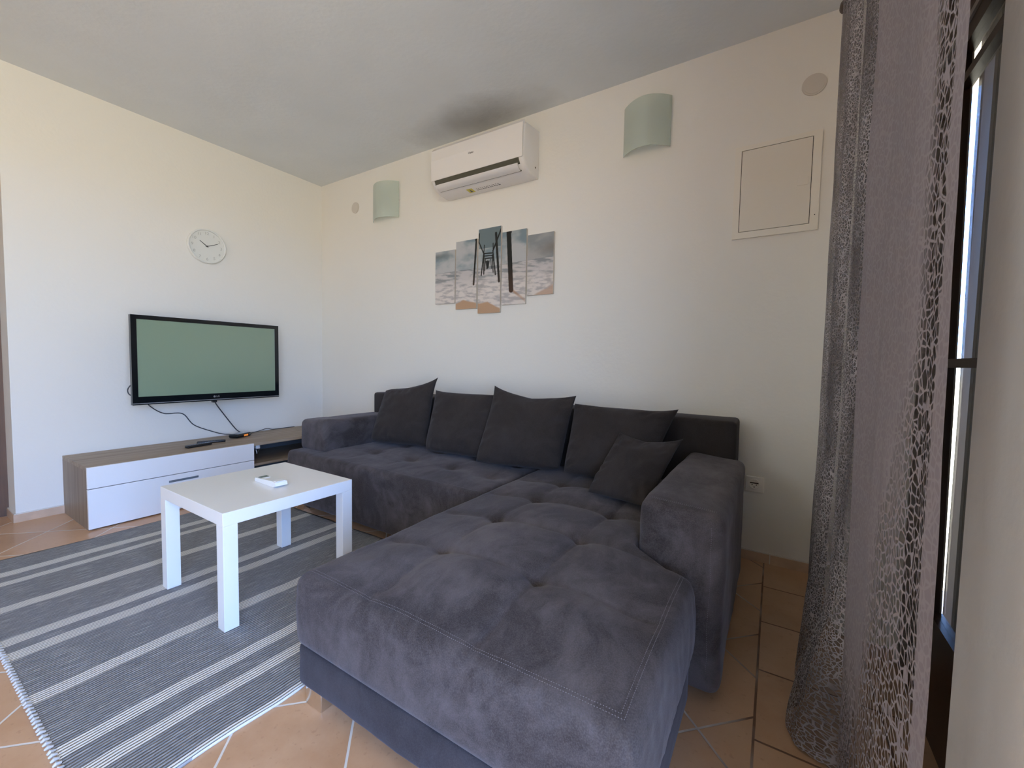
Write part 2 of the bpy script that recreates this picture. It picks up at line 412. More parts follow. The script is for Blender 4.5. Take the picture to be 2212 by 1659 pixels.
# ------------------------------------------------------------- room shell
H = 2.671; XR = 4.03; YB = -4.60
struct(MB().box((-.9,YB,-.10),(4.9,.15,0)).build('floor', M['tile']), 'terracotta tile floor laid diagonally with a straight border row')
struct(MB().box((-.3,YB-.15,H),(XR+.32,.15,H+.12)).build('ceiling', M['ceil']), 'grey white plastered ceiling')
struct(MB().box((-.2,0,0),(XR+.32,.15,H)).build('wall_back', M['wall']), 'cream wall behind the sofa')
# television wall ends at the doorway, with a lintel above it
wl = MB(); wl.box((-.30,-2.0,0),(0,0,H)); wl.box((-.30,YB,0),(0,-2.95,H)); wl.box((-.30,-2.95,2.15),(0,-2.0,H)); struct(wl.build('wall_left', M['wall']), 'cream wall carrying the television')
# door wall: thick, opening for the balcony door and a window behind the camera
wr = MB()
wr.box((XR,-.607,0),(XR+.242,0,H)); wr.box((XR,-2.10,0),(XR+.32,-1.672,H)); wr.box((XR,YB,0),(XR+.32,-3.70,H))
wr.box((XR,-1.672,2.15),(XR+.32,-.607,H)); wr.box((XR,-3.70,2.32),(XR+.32,-2.10,H)); wr.box((XR,-3.70,0),(XR+.32,-2.10,.02))
struct(wr.build('wall_right', M['wall']), 'cream wall with the deep balcony door recess')
wfb = MB(); wfb.box((-.2,YB-.15,0),(1.6,YB,H)); wfb.box((2.5,YB-.15,0),(XR+.32,YB,H)); wfb.box((1.6,YB-.15,0),(2.5,YB,1.3)); wfb.box((1.6,YB-.15,2.1),(2.5,YB,H)); struct(wfb.build('wall_front', M['wall']))  # opening left for the added fill window
# hall beyond the doorway
hw = MB(); hw.box((-.95,-3.3,0),(-.90,-1.6,H)); hw.box((-.90,-1.65,0),(-.30,-1.60,H)); hw.box((-.90,-3.35,0),(-.30,-3.30,H)); hw.box((-.95,-3.35,H),(-.3,-1.6,H+.05))
struct(hw.build('wall_hall', M['hall_wall']))
# skirting of tile pieces, each strip one mesh with its joints
def skirt(name, pts, h=.048, th=.011, tile=.313, lab=None):
    mb = MB()
    (x0, y0), (x1, y1) = pts; L = sqrt((x1-x0)**2+(y1-y0)**2); d = Vector((x1-x0, y1-y0, 0))/L; nrm = Vector((d.y, -d.x, 0))
    def seg(a, b, mi, t, hh):
        p = Vector((x0, y0, 0))+d*a; q = Vector((x0, y0, 0))+d*b; v = []
        for z in (0, hh):
            for r_ in (p, q, q+nrm*t, p+nrm*t): v.append((r_.x, r_.y, z))
        mb.add(v, [(0,3,2,1),(4,5,6,7),(0,1,5,4),(1,2,6,5),(2,3,7,6),(3,0,4,7)], mi)
    a = 0
    while a < L-1e-6:
        b = min(L, a+tile-.004); seg(a, b, 0, th, h); 
        if b < L: seg(b, min(L, b+.004), 1, th-.001, h)
        a = b+.004
    seg(.0015, L-.0015, 1, th*.7, h+.005)
    return struct(mb.build(name, [M['skirt'], M['skirt_grout']]), lab)
skirt('baseboard_left', ((0,-2.0),(0,-1.80)), lab='short pale tile skirting at the end of the television wall')
skirt('baseboard_doorway', ((-.19,-2.0),(.011,-2.0)))
skirt('baseboard_back', ((1.0,0),(XR,0)), lab='brown tile skirting under the cream wall behind the sofa')
skirt('baseboard_recess', ((XR,-.607),(XR+.15,-.607)))
skirt('baseboard_right', ((XR,0),(XR,-.607)))

# ---- wooden inner door in the doorway at the left
df = MB(); df.box((-.285,-2.06,0),(-.195,-2.0,2.15)); df.box((-.285,-2.95,0),(-.195,-2.89,2.15)); df.box((-.285,-2.89,2.09),(-.195,-2.06,2.15))
d1 = df.build('door_1', M['door_wood']); struct(d1, 'brown wooden frame and door of the left doorway')
dl = MB(); dl.box((-.260,-2.89,.01),(-.220,-2.06,2.09)); 
for z0, z1 in ((.15,.95),(1.10,1.95)): dl.box((-.221,-2.78,z0),(-.214,-2.17,z1))
dl.build('door_leaf', M['door_wood'], d1)
MB().tube([(-.22,-2.80,1.02),(-.165,-2.80,1.02),(-.165,-2.68,1.02)], .009, 10).build('door_handle', M['alu'], d1, smooth=True)

# ---- balcony door in the right-hand recess
X0, X1 = 4.195, 4.225
db = MB()
db.box((X0,-.65,0),(X1+.03,-.607,2.15)); db.box((X0,-1.672,0),(X1+.03,-1.62,2.15)); db.box((X0,-1.62,1.965),(X1+.03,-.65,2.15)); db.box((X0,-1.62,0),(X1+.03,-.65,.03))
d2 = db.build('door_2', M['brown_frame']); struct(d2, 'dark brown glazed balcony door in the right recess')
lf = MB(); lf.prism([(-.65,.03),(-.65,1.945),(-.797,1.945),(-.840,1.10),(-.885,.03)], 'x', X0, X1)
lf.box((X0,-1.62,.03),(X1,-1.56,1.945)); lf.box((X0,-1.56,.03),(X1,-.88,.33)); lf.box((X0,-1.56,1.900),(X1,-.80,1.945))
lf.build('door_leaf', M['brown_frame'], d2)
mb = MB()
for z, y in ((1.812,-.80), (1.034,-.84)): mb.box((X0+.002,-1.56,z-.012),(X1-.002,y,z+.012))
mb.build('glazing_bar', M['brown_frame'], d2)
gl = MB(); gl.box((X0+.013,-1.56,.33),(X0+.016,-.80,1.90)); gl.build('door_glass', M['glass'], d2)
MB().box((X0-.006,-1.62,1.947),(X0+.002,-.65,1.963)).build('frame_highlight_strip', M['alu'], d2)  # pale strip standing in for a reflection on the upper frame
sh = MB()
sh.prism([(-.742,.05),(-.738,.92),(-.712,1.56),(-.703,2.05),(-1.64,2.05),(-1.64,.05)], 'x', 4.262, 4.285)
so = sh.build('door_shutter', M['shutter'], d2)
sp = MB(); sp.box((4.256,-.835,.06),(4.262,-.770,2.04)); sp.build('pane_reflection_strip', M['alu'], d2)  # pale strip standing in for the reflection in the door pane

# ---- window behind the camera
bs = MB(); bs.box((XR+.32,YB-.3,2.36),(6.0,.4,2.50)); struct(bs.build('sky_block_slab', M['sky_block']), 'unseen slab added outside to block the upper sky')  # added slab, keeps high skylight off the seat tops
wf = MB(); a, b_ = -3.70, -2.10
for (p, q) in (((a,.02),(a+.05,2.32)), ((b_-.05,.02),(b_,2.32)), ((a,.02),(b_,.07)), ((a,2.27),(b_,2.32)), (((a+b_)/2-.03,.02),((a+b_)/2+.03,2.32))):
    wf.box((4.16,p[0],p[1]),(4.22,q[0],q[1]))
w1 = wf.build('window_1', M['white_lam']); struct(w1, 'tall two-leaf window behind the viewer')
gg = MB(); gg.box((4.188,a+.05,.07),(4.192,b_-.05,2.27)); gg.build('window_pane', M['glass'], w1)

wf = MB()
for (p, q) in (((1.6,1.3),(1.65,2.1)), ((2.45,1.3),(2.5,2.1)), ((1.6,1.3),(2.5,1.35)), ((1.6,2.05),(2.5,2.1))): wf.box((p[0],-4.70,p[1]),(q[0],-4.64,q[1]))
w2 = wf.build('fill_window', M['white_lam']); struct(w2, 'unseen window added behind the viewer for warm fill light')  # made-up window, brightens the sofa wall and ceiling
MB().box((1.65,-4.672,1.35),(2.45,-4.668,2.05)).build('window_pane', M['warm_fill_glass'], w2)  # pane of the added fill window

# ------------------------------------------------------------- corner sofa
sofa = empty('corner_sofa', (2.4,-.9,0), 'dark grey velvet corner sofa with tufted chaise along the cream wall', 'sofa')
ZT = .405
def cellt(v, L, lo, hi):
    """position inside the puffed cell: 1 in its middle, 0 on a pull line; outer cells stay full towards the edge"""
    if v <= L[0]: return sin(pi/2*max(0, min(1, (L[0]-v)/(L[0]-lo))))
    if v >= L[-1]: return sin(pi/2*max(0, min(1, (v-L[-1])/(hi-L[-1]))))
    for i in range(len(L)-1):
        if v <= L[i+1]: return sin(pi*(v-L[i])/(L[i+1]-L[i]))
def tuft(x, y, xs, ys, box=(2.665,3.635,-1.845,-.3), amp=.022, pit=.020):
    px = cellt(x, xs, box[0], box[1]); py = cellt(y, ys, box[2], box[3])
    h = amp*(max(0, px)**.36)*(max(0, py)**.36)*1.2-amp*.85
    # pull lines relax half-way between two buttons
    dmin = min(sqrt((x-bx)**2+(y-by)**2) for bx in xs for by in ys)
    h = h*(1-.16*ss(.05,.16,dmin))
    h -= pit*exp(-(dmin/.020)**2)+.5*pit*exp(-(dmin/.05)**2)
    return h
CX = [2.95, 3.28]; CY = [-1.53, -1.235, -.93, -.66]
def chaise_disp(v):
    x, y, z = v
    if x > 3.0:
        k = ss(-1.28, -1.17, y); xm = 3.0+(x-3.0)*((3.448-3.0)/(3.635-3.0)); x = x+(xm-x)*k
    top = ss(.36, ZT-.001, z)
    if z > .30:
        ed = min(x-2.665, 3.635-x, y+1.845); crown = .030*ss(0, .30, ed)
        crown += .018*ss(-1.84,-1.60,y)*(1-ss(-1.2,-.9,y))*ss(2.7,3.1,x)
        z = z+top*(crown+tuft(x, y, CX, CY)*ss(0,.09,ed)+.004*fbm((x*2.2, y*2.2, 3), 2))
        # fullness of the front edge and the small ripples under the seam
    f = 1-ss(-1.845, -1.80, y)
    if v[2] < ZT-.02:
        y -= f*(.007*sin(pi*max(0, min(1, (v[2]-.19)/.21))) + .0035*fbm((x*9, v[2]*2.5, 5), 2)*ss(.2,.38,v[2]))
        side = ss(3.58, 3.63, v[0])*(1-ss(-1.3,-1.2,v[1])); x += side*(.008*sin(pi*max(0, min(1, (v[2]-.19)/.21)))+.003*fbm((y*9, v[2]*3, 1), 2))
    return Vector((x, y, z))
rbox('chaise_seat', (2.665,-1.845,.192), (3.635,-.285,ZT), .030, M['velvet'], sofa, .0105, 3, chaise_disp)
def base_disp(v):
    x, y, z = v
    if x > 3.0: k = ss(-1.28,-1.17,y); xm = 3.0+(x-3.0)*((3.448-3.0)/(3.63-3.0)); x = x+(xm-x)*k
    return Vector((x, y+.0025*fbm((x*5, z*8, 2), 2), z))
rbox('chaise_base', (2.67,-1.838,.078), (3.63,-.29,.196), .012, M['velvet_dark'], sofa, .03, 2, base_disp)
MX = [1.615, 1.937, 2.262, 2.545]; MY = [-.93, -.690, -.425]
def seat_disp(v):
    x, y, z = v; top = ss(.36, ZT-.001, z)
    if z > .30:
        h = 0
        for bx in MX[:4]:
            for by in (-.690, -.425):
                d = sqrt(((x-bx)/1.25)**2+(y-by)**2); h -= .020*exp(-(d/.045)**2)+.008*exp(-(d/.11)**2)
        ed = min(x-1.08, 2.667-x+.05, y+.972)
        z += top*(.012*ss(0,.2,ed)+h+.005*fbm((x*2.4, y*4, 7), 1.6)-.004*exp(-(min(abs(x-q) for q in MX)/.012)**2)*ss(-.95,-.8,y))
    f = 1-ss(-.972, -.93, y); y -= f*(.008*sin(pi*max(0, min(1, (v[2]-.1)/.3)))+.003*fbm((x*6, v[2]*3, 9), 2))
    return Vector((x, y, z))
rbox('main_seat', (1.08,-.972,.06), (2.667,-.285,ZT), .028, M['velvet'], sofa, .016, 3, seat_disp)
def soft(sd, amp=.004):
    def f(v): return v+Vector((fbm((v.x*3, v.y*3, v.z*3+sd), 2), fbm((v.y*3, v.z*3, v.x*3+sd), 2), fbm((v.z*3, v.x*3, v.y*3+sd), 2)))*amp
    return f
def larm(v):
    v = soft(3)(v); 
    if v.z > .55: v.z += .018*ss(1.1,1.36,v.x)*(1-ss(-.9,-.5,v.y)*.6)
    return v
rbox('armrest', (1.085,-.885,.395), (1.365,-.27,.600), .035, M['velvet'], sofa, .04, 4, larm)
def rarm(v):
    v = soft(8, .004)(v)
    if v.z > .5: v.z += .006*sin((v.y+1.2)*4)+.012*(1-ss(3.45,3.69,v.x))
    return v
rbox('armrest', (3.450,-1.185,.035), (3.698,-.275,.580), .036, M['velvet'], sofa, .04, 4, rarm)
rbox('backrest', (1.10,-.283,.05), (3.655,-.06,.752), .022, M['cushion'], sofa, .08, 3, soft(5, .003))
# double stitching along the seams
def stitch(pts, parent, r=.0011, off=0):
    mb = MB(); P = catmull(pts, 40); acc = []
    for i in range(0, len(P)-2, 3): mb.tube([P[i], P[i+1], P[i+2]], r, 5)
    return mb
st = MB()
def seam_line(fn, n_=150):
    P = [fn(i/n_) for i in range(n_+1)]
    for i in range(0, n_-1, 2):
        st.tube([P[i], P[i]*.25+P[i+1]*.75], .0006, 5)
def on_chaise(x, y, lift=.0012):
    v = chaise_disp(Vector((x, y, ZT))); return Vector((v.x, v.y, v.z+lift))
for off in (.030, .038):
    seam_line(lambda t: on_chaise(2.70+t*(3.635-2.70-off), -1.845+off), 330)
    seam_line(lambda t: on_chaise(3.635-off, -1.845+off+t*.55), 200)
st.build('stitching', M['stitch'], sofa)
st = MB()
seam_line(lambda t: (lambda v: Vector((v.x, v.y, v.z+.001)))(seat_disp(Vector((1.12+t*1.53, -.972+.030, ZT)))), 420)
st.build('stitching', M['stitch'], sofa)
st = MB(); seam_line(lambda t: rarm(Vector((3.475+t*.20, -1.185+.034, .580)))+Vector((0,0,.001)), 70); seam_line(lambda t: rarm(Vector((3.475+t*.20, -1.185+.042, .580)))+Vector((0,0,.001)), 70)
st.build('stitching', M['stitch'], sofa); st = MB()
seam_line(lambda t: rarm(Vector((3.662, -1.186, .545-t*.45)))+Vector((0,-.001,0)), 150)
st.build('stitching', M['stitch'], sofa)
for (fx, fy) in ((2.668,-1.815), (3.53,-1.80), (1.15,-.90), (2.60,-.90), (3.60,-.35), (1.15,-.35)):
    MB().box((fx,fy,0),(fx+.075,fy+.055,.080), bev=.004).build('foot', M['chrome'], sofa, smooth=True)

# ------------------------------------------------------------- cushions
def pillow(name, bl, br, tl, tr, T, label, sd=0, ears=(0,0,0,0), sag=.0, toward=Vector((0,-1,0)), pinch=.030, mat_=None, group='charcoal scatter cushions on the sofa'):
    """ears: outward pull of the corners bl, br, tr, tl"""
    bl, br, tl, tr = map(Vector, (bl, br, tl, tr)); N = 34; V = []; Fc = []
    nrm = ((br-bl).cross(tl-bl)).normalized()
    if nrm.dot(toward) < 0: nrm = -nrm
    c0 = (bl+br+tl+tr)/4
    for side in (1, -1):
        for j in range(N+1):
            for i in range(N+1):
                # finer near the edges
                a = -cos(pi*i/N); b = -cos(pi*j/N); a = a*.6+(2*i/N-1)*.4; b = b*.6+(2*j/N-1)*.4
                u, v = (a+1)/2, (b+1)/2
                p = bl*(1-u)*(1-v)+br*u*(1-v)+tl*(1-u)*v+tr*u*v
                ex, ey = (br-bl)*.5, (tl-bl)*.5
                p = p-ex*a*pinch*(1-b*b)-ey*b*pinch*(1-a*a)
                for (ca, cb, k) in ((-1,-1,0),(1,-1,1),(1,1,2),(-1,1,3)):
                    wgt = max(0, (a*ca+1)/2)**9*max(0, (b*cb+1)/2)**9; p = p+(ex*ca*.5+ey*cb).normalized()*ears[k]*wgt
                prof = (max(0, (1-a**4))*max(0, (1-b**4)))**.50*(.72+.28*(1-a*a)*(1-b*b))
                bulge = T*prof*(1-.25*b)
                edge = min(1-abs(a), 1-abs(b))
                wr = .009*fbm((a*1.6+sd, b*1.6, side), 1.2, 2)*prof
                # creases running in from the seams
                cr_ = .011*sin(atan2(b, a)*17+5*fbm((a*2, b*2, sd), 1))*max(0,fbm((a*1.5, b*1.5, sd+9), 1)+.35)*ss(.0,.12,edge)*(1-ss(.15,.55,edge))
                p = p+nrm*side*(bulge+wr+cr_)
                p.z -= sag*(1-abs(a))*ss(.3,1,b)
                V.append(p)
    n1 = (N+1)**2
    for s_ in (0, 1):
        for j in range(N):
            for i in range(N):
                q = (s_*n1+j*(N+1)+i, s_*n1+j*(N+1)+i+1, s_*n1+(j+1)*(N+1)+i+1, s_*n1+(j+1)*(N+1)+i)
                Fc.append(q if s_ == 0 else tuple(reversed(q)))
    # piping: weld borders
    mp = {}
    for j in range(N+1):
        for i in range(N+1):
            if i in (0, N) or j in (0, N): mp[n1+j*(N+1)+i] = j*(N+1)+i
    Fc = [tuple(mp.get(q, q) for q in f) for f in Fc]
    used = sorted({q for f in Fc for q in f}); re = {q: k for k, q in enumerate(used)}
    org = c0.copy(); org.z = min(V[q].z for q in used)
    mb = MB(); mb.add([V[q]-org for q in used], [tuple(re[q] for q in f) for f in Fc])
    o = mb.build(name, mat_ or M['cushion']); o.location = org
    for p in o.data.polygons: p.use_smooth = True
    return tag(o, label, 'cushion', group)
pillow('scatter_cushion', (1.40,-.56,.430), (1.865,-.47,.440), (1.31,-.34,.790), (1.80,-.34,.862), .075, 'leftmost charcoal sofa cushion, with its top right corner poking up', 1, (-.02,-.01,.045,-.015), .012)
pillow('scatter_cushion', (1.925,-.56,.435), (2.40,-.50,.435), (1.82,-.34,.800), (2.33,-.34,.805), .080, 'second charcoal sofa cushion from the left, square with a flat top', 2, (-.015,-.015,0,.012), .0)
pillow('scatter_cushion', (2.37,-.62,.435), (2.86,-.52,.440), (2.33,-.36,.845), (2.865,-.36,.825), .080, 'third large charcoal cushion from the left, with a pointed upper left corner and creased front', 3, (-.015,-.02,.012,.026), .030)
pillow('scatter_cushion', (2.90,-.58,.447), (3.30,-.53,.447), (2.865,-.36,.790), (3.40,-.36,.785), .080, 'largest charcoal cushion, behind the small tilted one at the corner end', 4, (-.02,-.02,.018,.0), .004)
pillow('small_cushion', (3.125,-.79,.452), (3.395,-.87,.462), (3.175,-.53,.680), (3.445,-.50,.665), .050, 'small charcoal cushion tilted against the right armrest of the sofa', 5, (0,0,.025,.01), .02, toward=Vector((0,-1,.8)))

# ------------------------------------------------------------- rug
def rug():
    mb = MB(); xs = [.66+(2.602-.66)*i/120 for i in range(121)]; ys = [-2.257+(2.257-.93)*j/80 for j in range(81)]
    def P(x, y, top):
        u = (x-.66)/1.942; ed = 1-ss(0,.25,2.602-x)
        xx = x+ed*(.006*sin(y*9)+.005*sin(y*17+1))+(1-ss(0,.3,x-.66))*(.014*sin(y*4+2)-.012*ss(-1.9,-1.5,y))
        z = .0045+.0025*(.5+.5*fbm((x*3, y*2.2, 0), 1))+ed*.003*(.5+.5*sin(y*11))
        return (xx, y+.003*sin(x*14), z if top else .0005)
    nx, ny = len(xs), len(ys)
    for top in (1, 0):
        for y in ys:
            for x in xs: mb.v.append(Vector(P(x, y, top)))
    def I(i, j, t): return (0 if t else nx*ny)+j*nx+i
    for j in range(ny-1):
        for i in range(nx-1):
            mb.f.append((I(i,j,1), I(i+1,j,1), I(i+1,j+1,1), I(i,j+1,1))); mb.mi.append(0)
            mb.f.append((I(i,j+1,0), I(i+1,j+1,0), I(i+1,j,0), I(i,j,0))); mb.mi.append(0)
    for i in range(nx-1):
        mb.f.append((I(i,0,0), I(i+1,0,0), I(i+1,0,1), I(i,0,1))); mb.mi.append(0)
        mb.f.append((I(i,ny-1,1), I(i+1,ny-1,1), I(i+1,ny-1,0), I(i,ny-1,0))); mb.mi.append(0)
    for j in range(ny-1):
        mb.f.append((I(0,j,1), I(0,j+1,1), I(0,j+1,0), I(0,j,0))); mb.mi.append(0)
        mb.f.append((I(nx-1,j,0), I(nx-1,j+1,0), I(nx-1,j+1,1), I(nx-1,j,1))); mb.mi.append(0)
    o = mb.build('striped_rug', M['rug'], fix=False); tag(o, 'grey woven rug with pale stripes under the white coffee table', 'rug')
    for p in o.data.polygons: p.use_smooth = True
    fr = MB(); x = .67
    while x < 2.60:
        a = random.uniform(-.004,.004)
        for e_ in (-2.259,):
            s_ = -1 if e_ < -2 else 1
            fr.tube([(x,e_-s_*.006,.006),(x+a*.5,e_+s_*.003,.009),(x+a,e_+s_*.009,.005)], [.0035,.0055,.0028], 6)
        x += .0195
    f = fr.build('fringe', M['fringe'], o, smooth=True); f['label'] = 'short white knotted fringe'; f['kind'] = 'stuff'
rug()

# ------------------------------------------------------------- coffee table
tb = empty('coffee_table', (1.857,-1.53,.008), 'small square white coffee table on the striped rug', 'table')
tx0, tx1, ty0, ty1 = 1.576, 2.139, -1.802, -1.259
MB().box((tx0,ty0,.400),(tx1,ty1,.450), bev=.0015).build('tabletop', M['white_lam'], tb)
for (x, y) in ((tx0,ty0),(tx1-.05,ty0),(tx0,ty1-.05),(tx1-.05,ty1-.05)):
    MB().box((x,y,.007),(x+.05,y+.05,.400), bev=.0012).build('leg', M['white_lam'], tb)

# white remote on the table
rc = empty('air_conditioner_remote', (1.905,-1.508,.4505), 'white remote control lying on the white coffee table', 'remote control')
def xf(mb, M4):
    mb.v = [M4 @ v for v in mb.v]; return mb
RM = Matrix.Translation((1.905,-1.508,.451)) @ Matrix.Rotation(radians(-2), 4, 'Z')
def rbody():
    mb = MB(); pr = [(-.092,0),(.070,0),(.092,.006),(.088,.022),(.060,.026),(-.010,.021),(-.088,.016),(-.094,.008)]
    W = [.026]*8; mb.prism([(p, q) for p, q in pr], 'y', -.026, .026); return mb
xf(rbody(), RM).build('casing', M['white_plastic'], rc)
xf(MB().box((-.078,-.018,.0165),(-.052,.018,.0190)), RM).build('display', M['lcd'], rc)
xf(MB().box((-.040,-.012,.0185),(-.028,.012,.0215)), RM).build('button', M['white_plastic'], rc)
xf(MB().box((.066,-.019,.0235),(.089,.019,.0262)), RM).build('sliding_cover', M['white_plastic'], rc)

# ------------------------------------------------------------- media unit
mu = empty('media_unit', (.26,-.95,0), 'long low oak and white television cabinet under the television', 'cabinet')
D = .505; T_ = .020; ML, MRt = -1.800, -.03; MH = .367
MB().box((.004,ML,MH-.022),(D,MRt,MH)).build('top_panel', M['oak'], mu)
MB().box((.004,ML,.0),(D-.004,ML+T_,MH-.022)).build('side_panel', M['oak_side'], mu)
MB().box((.004,MRt-T_,.0),(D-.004,MRt,MH-.022)).build('side_panel', M['oak_side'], mu)
MB().box((.004,-.925,.0),(D-.004,-.925+T_,MH-.022)).build('divider', M['oak_side'], mu)
MB().box((.004,ML+T_,.02),(D-.006,-.925,.04)).build('bottom_panel', M['oak'], mu)
MB().box((.004,-.905,.190),(D-.004,MRt-T_,.208)).build('shelf', M['oak'], mu)
MB().box((.004,-.905,.0),(D-.02,MRt-T_,.02)).build('bottom_panel', M['oak'], mu)
MB().box((.004,ML+T_,.04),(.010,MRt-T_,MH-.022)).build('back_panel', M['dark_recess'], mu)
f1 = MB().box((D-.004,ML-.001,.243),(D+.016,-.903,MH-.001), bev=.0015).build('drawer_front', M['white_gloss'], mu)
f2 = MB().box((D-.004,ML-.001,.008),(D+.016,-.903,.239), bev=.0015).build('door', M['white_gloss'], mu)
hd = MB().box((D+.012,-1.425,.192),(D+.019,-1.262,.206), bev=.002).build('handle', M['dark_recess'], mu); hd['label'] = 'grey bar handle'
# white plug hanging in the open compartment
plug = MB(); plug.box((.43,-.865,.312),(.475,-.835,.342), bev=.006); plug.tube([(.44,-.85,.30),(.43,-.84,.27),(.35,-.80,.25),(.2,-.7,.26)], .003, 6)
plug.tube([(.45,-.85,.344),(.452,-.85,.325)], .006, 8)
tag(plug.build('power_plug', M['white_plastic'], smooth=True), 'white plug hanging inside the open end of the low cabinet', 'plug')

# set-top box
sb = empty('set_top_box', (.17,-.835,.3675), 'small black receiver box with an amber display on the low cabinet', 'set-top box')
SM = Matrix.Translation((.165,-.835,.368)) @ Matrix.Rotation(radians(24), 4, 'Z')
V_, F_ = rbox_data((.085,.150,.030), .013, None, 4); mb = MB(); mb.add([v+Vector((0,0,.015)) for v in V_], F_)
xf(mb, SM).build('casing', M['black_gloss'], sb, smooth=True)
xf(MB().box((.0415,-.008,.008),(.0435,.034,.021)), SM).build('display', M['amber'], sb)
xf(MB().disc((.0405,.054,.016), .006, 'x', .003, 16), SM).build('button', M['silver'], sb, smooth=True)
xf(MB().box((-.035,-.055,.0298),(.030,.060,.0306)), SM).build('top_plate', M['silver'], sb)

# two black remotes on the cabinet
def remote(loc, rz, L, Wd, lab, tilt=0, z=0):
    r = empty('remote_control', loc, lab, 'remote control', 'black remotes on the low cabinet')
    m4 = Matrix.Translation(loc) @ Matrix.Rotation(rz, 4, 'Z') @ Matrix.Rotation(tilt, 4, 'Y')
    V_, F_ = rbox_data((L, Wd, .018), .008, None, 3); mb = MB(); mb.add([Vector((v.x, v.y*(1+.12*cos(v.x/L*6)), v.z+.009)) for v in V_], F_); xf(mb, m4).build('casing', M['black'], r, smooth=True)
    bb = MB()
    for i in range(8):
        for j in range(3): bb.disc((-L*.38+i*L*.1, (j-1)*Wd*.26, .0175), .0035, 'z', .0016, 10)
    xf(bb, m4).build('button', M['dark_recess'], r)
remote((.330,-1.185,.3675), radians(100), .165, .045, 'black remote on the low cabinet, the one lying nearer its left end')
remote((.255,-1.075,.3675), radians(68), .175, .042, 'black remote on the low cabinet, the one nearer the receiver box')

# ------------------------------------------------------------- television
tv = empty('television', (.20,-1.049,.683), 'flat black television with a grey green screen on the left wall', 'television')
ya, yb, za, zb = -1.523, -.575, .683, 1.275
bz = MB(); sy0, sy1, sz0, sz1 = -1.493, -.605, .737, 1.247
for a_, b2 in (((ya,za),(yb,sz0)),((ya,sz1),(yb,zb)),((ya,sz0),(sy0,sz1)),((sy1,sz0),(yb,sz1))): bz.box((.235,a_[0],a_[1]),(.267,b2[0],b2[1]))
bz.box((.205,ya+.03,za+.03),(.24,yb-.03,zb-.03)); bz.box((.18,ya+.15,za+.1),(.21,yb-.15,zb-.1))
bz.build('bezel', M['black_gloss'], tv)
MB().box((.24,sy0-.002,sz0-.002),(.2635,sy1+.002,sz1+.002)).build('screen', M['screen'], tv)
MB().box((.262,ya+.002,.690),(.2695,yb-.002,.695)).build('trim_strip', M['silver'], tv)['label'] = 'thin silver line under the screen'
MB().box((.23,-1.06,.668),(.262,-1.035,.684)).build('sensor', M['black'], tv)
mb = MB(); mb.box((.001,-1.25,.82),(.02,-.85,1.14)); 
for y in (-1.2,-.92): mb.box((.001,y-.015,.80),(.19,y+.015,.83)); mb.box((.15,y-.015,.80),(.19,y+.015,1.15)); mb.box((.001,y-.015,1.1),(.19,y+.015,1.13))
mb.build('wall_bracket', M['black'], tv)
lg = MB(); lg.disc((.2672,-1.053,.7145), .0075, 'x', .001, 24); v_, f_ = text_data('LG', .018)
lg.add([Vector((.2678+q.z, -1.030+q.x, .7145+q.y)) for q in v_], f_); lg.build('logo', M['silver'], tv)
c = MB(); c.tube(catmull([(.215,-1.49,.83),(.205,-1.515,.81),(.20,-1.528,.78),(.205,-1.520,.75),(.215,-1.49,.735)], 8), .0035, 8); c.build('cable_loop', M['cable'], tv, smooth=True)
c = MB(); c.tube(catmull([(.10,-1.40,.69),(.03,-1.36,.645),(.012,-1.278,.587),(.012,-1.165,.574),(.014,-1.093,.480),(.020,-.968,.412),(.04,-.90,.385),(.09,-.875,.385),(.125,-.862,.383)], 8), .0035, 8)
tag(c.build('power_cable', M['cable'], smooth=True), 'thin dark cable sagging from under the television to the receiver box', 'cable')
c = MB(); c.tube(catmull([(.16,-1.02,.70),(.10,-.975,.640),(.08,-.90,.53),(.09,-.83,.42),(.12,-.80,.390)], 6), .0042, 8)
tag(c.build('signal_cable', M['cable'], smooth=True), 'straight black cable dropping from the middle of the television', 'cable')
c = MB(); c.tube(catmull([(.13,-.79,.382),(.08,-.72,.373),(.03,-.62,.374),(.02,-.55,.385),(.02,-.50,.372),(.018,-.40,.371),(.018,-.30,.371)], 8), .003, 8)
tag(c.build('aerial_cable', M['cable'], smooth=True), 'thin cable running along the wall from the receiver box towards the corner', 'cable')

# ------------------------------------------------------------- wall clock
ck = empty('wall_clock', (0,-.982,1.865), 'round white clock with grey numerals hanging on the left wall', 'clock')
CY_, CZ_ = -.982, 1.865
m_ = MB(); seg = 64
for k in range(seg):
    a, b2 = 2*pi*k/seg, 2*pi*(k+1)/seg
    pr = [(.003,.120),(.003,.130),(.026,.130),(.030,.127),(.030,.1225),(.026,.119),(.016,.119)]
    v = []
    for an in (a, b2): v += [(x, CY_+cos(an)*r_, CZ_+sin(an)*r_) for x, r_ in pr]
    n_ = len(pr); m_.add(v, [(i, (i+1) % n_, n_+(i+1) % n_, n_+i) for i in range(n_)])
m_.build('rim', M['clock_rim'], ck, smooth=True)
MB().disc((.003,CY_,CZ_), .121, 'x', .012, 64).build('dial', M['clock_white'], ck)
for h in range(1, 13):
    nm = MB()
    a = radians(90-30*h); v_, f_ = text_data(str(h), .030); nm.add([Vector((.0155+q.z, CY_+cos(a)*.098+q.x, CZ_+sin(a)*.098+q.y)) for q in v_], f_)
    nm.build('numeral', M['clock_num'], ck)
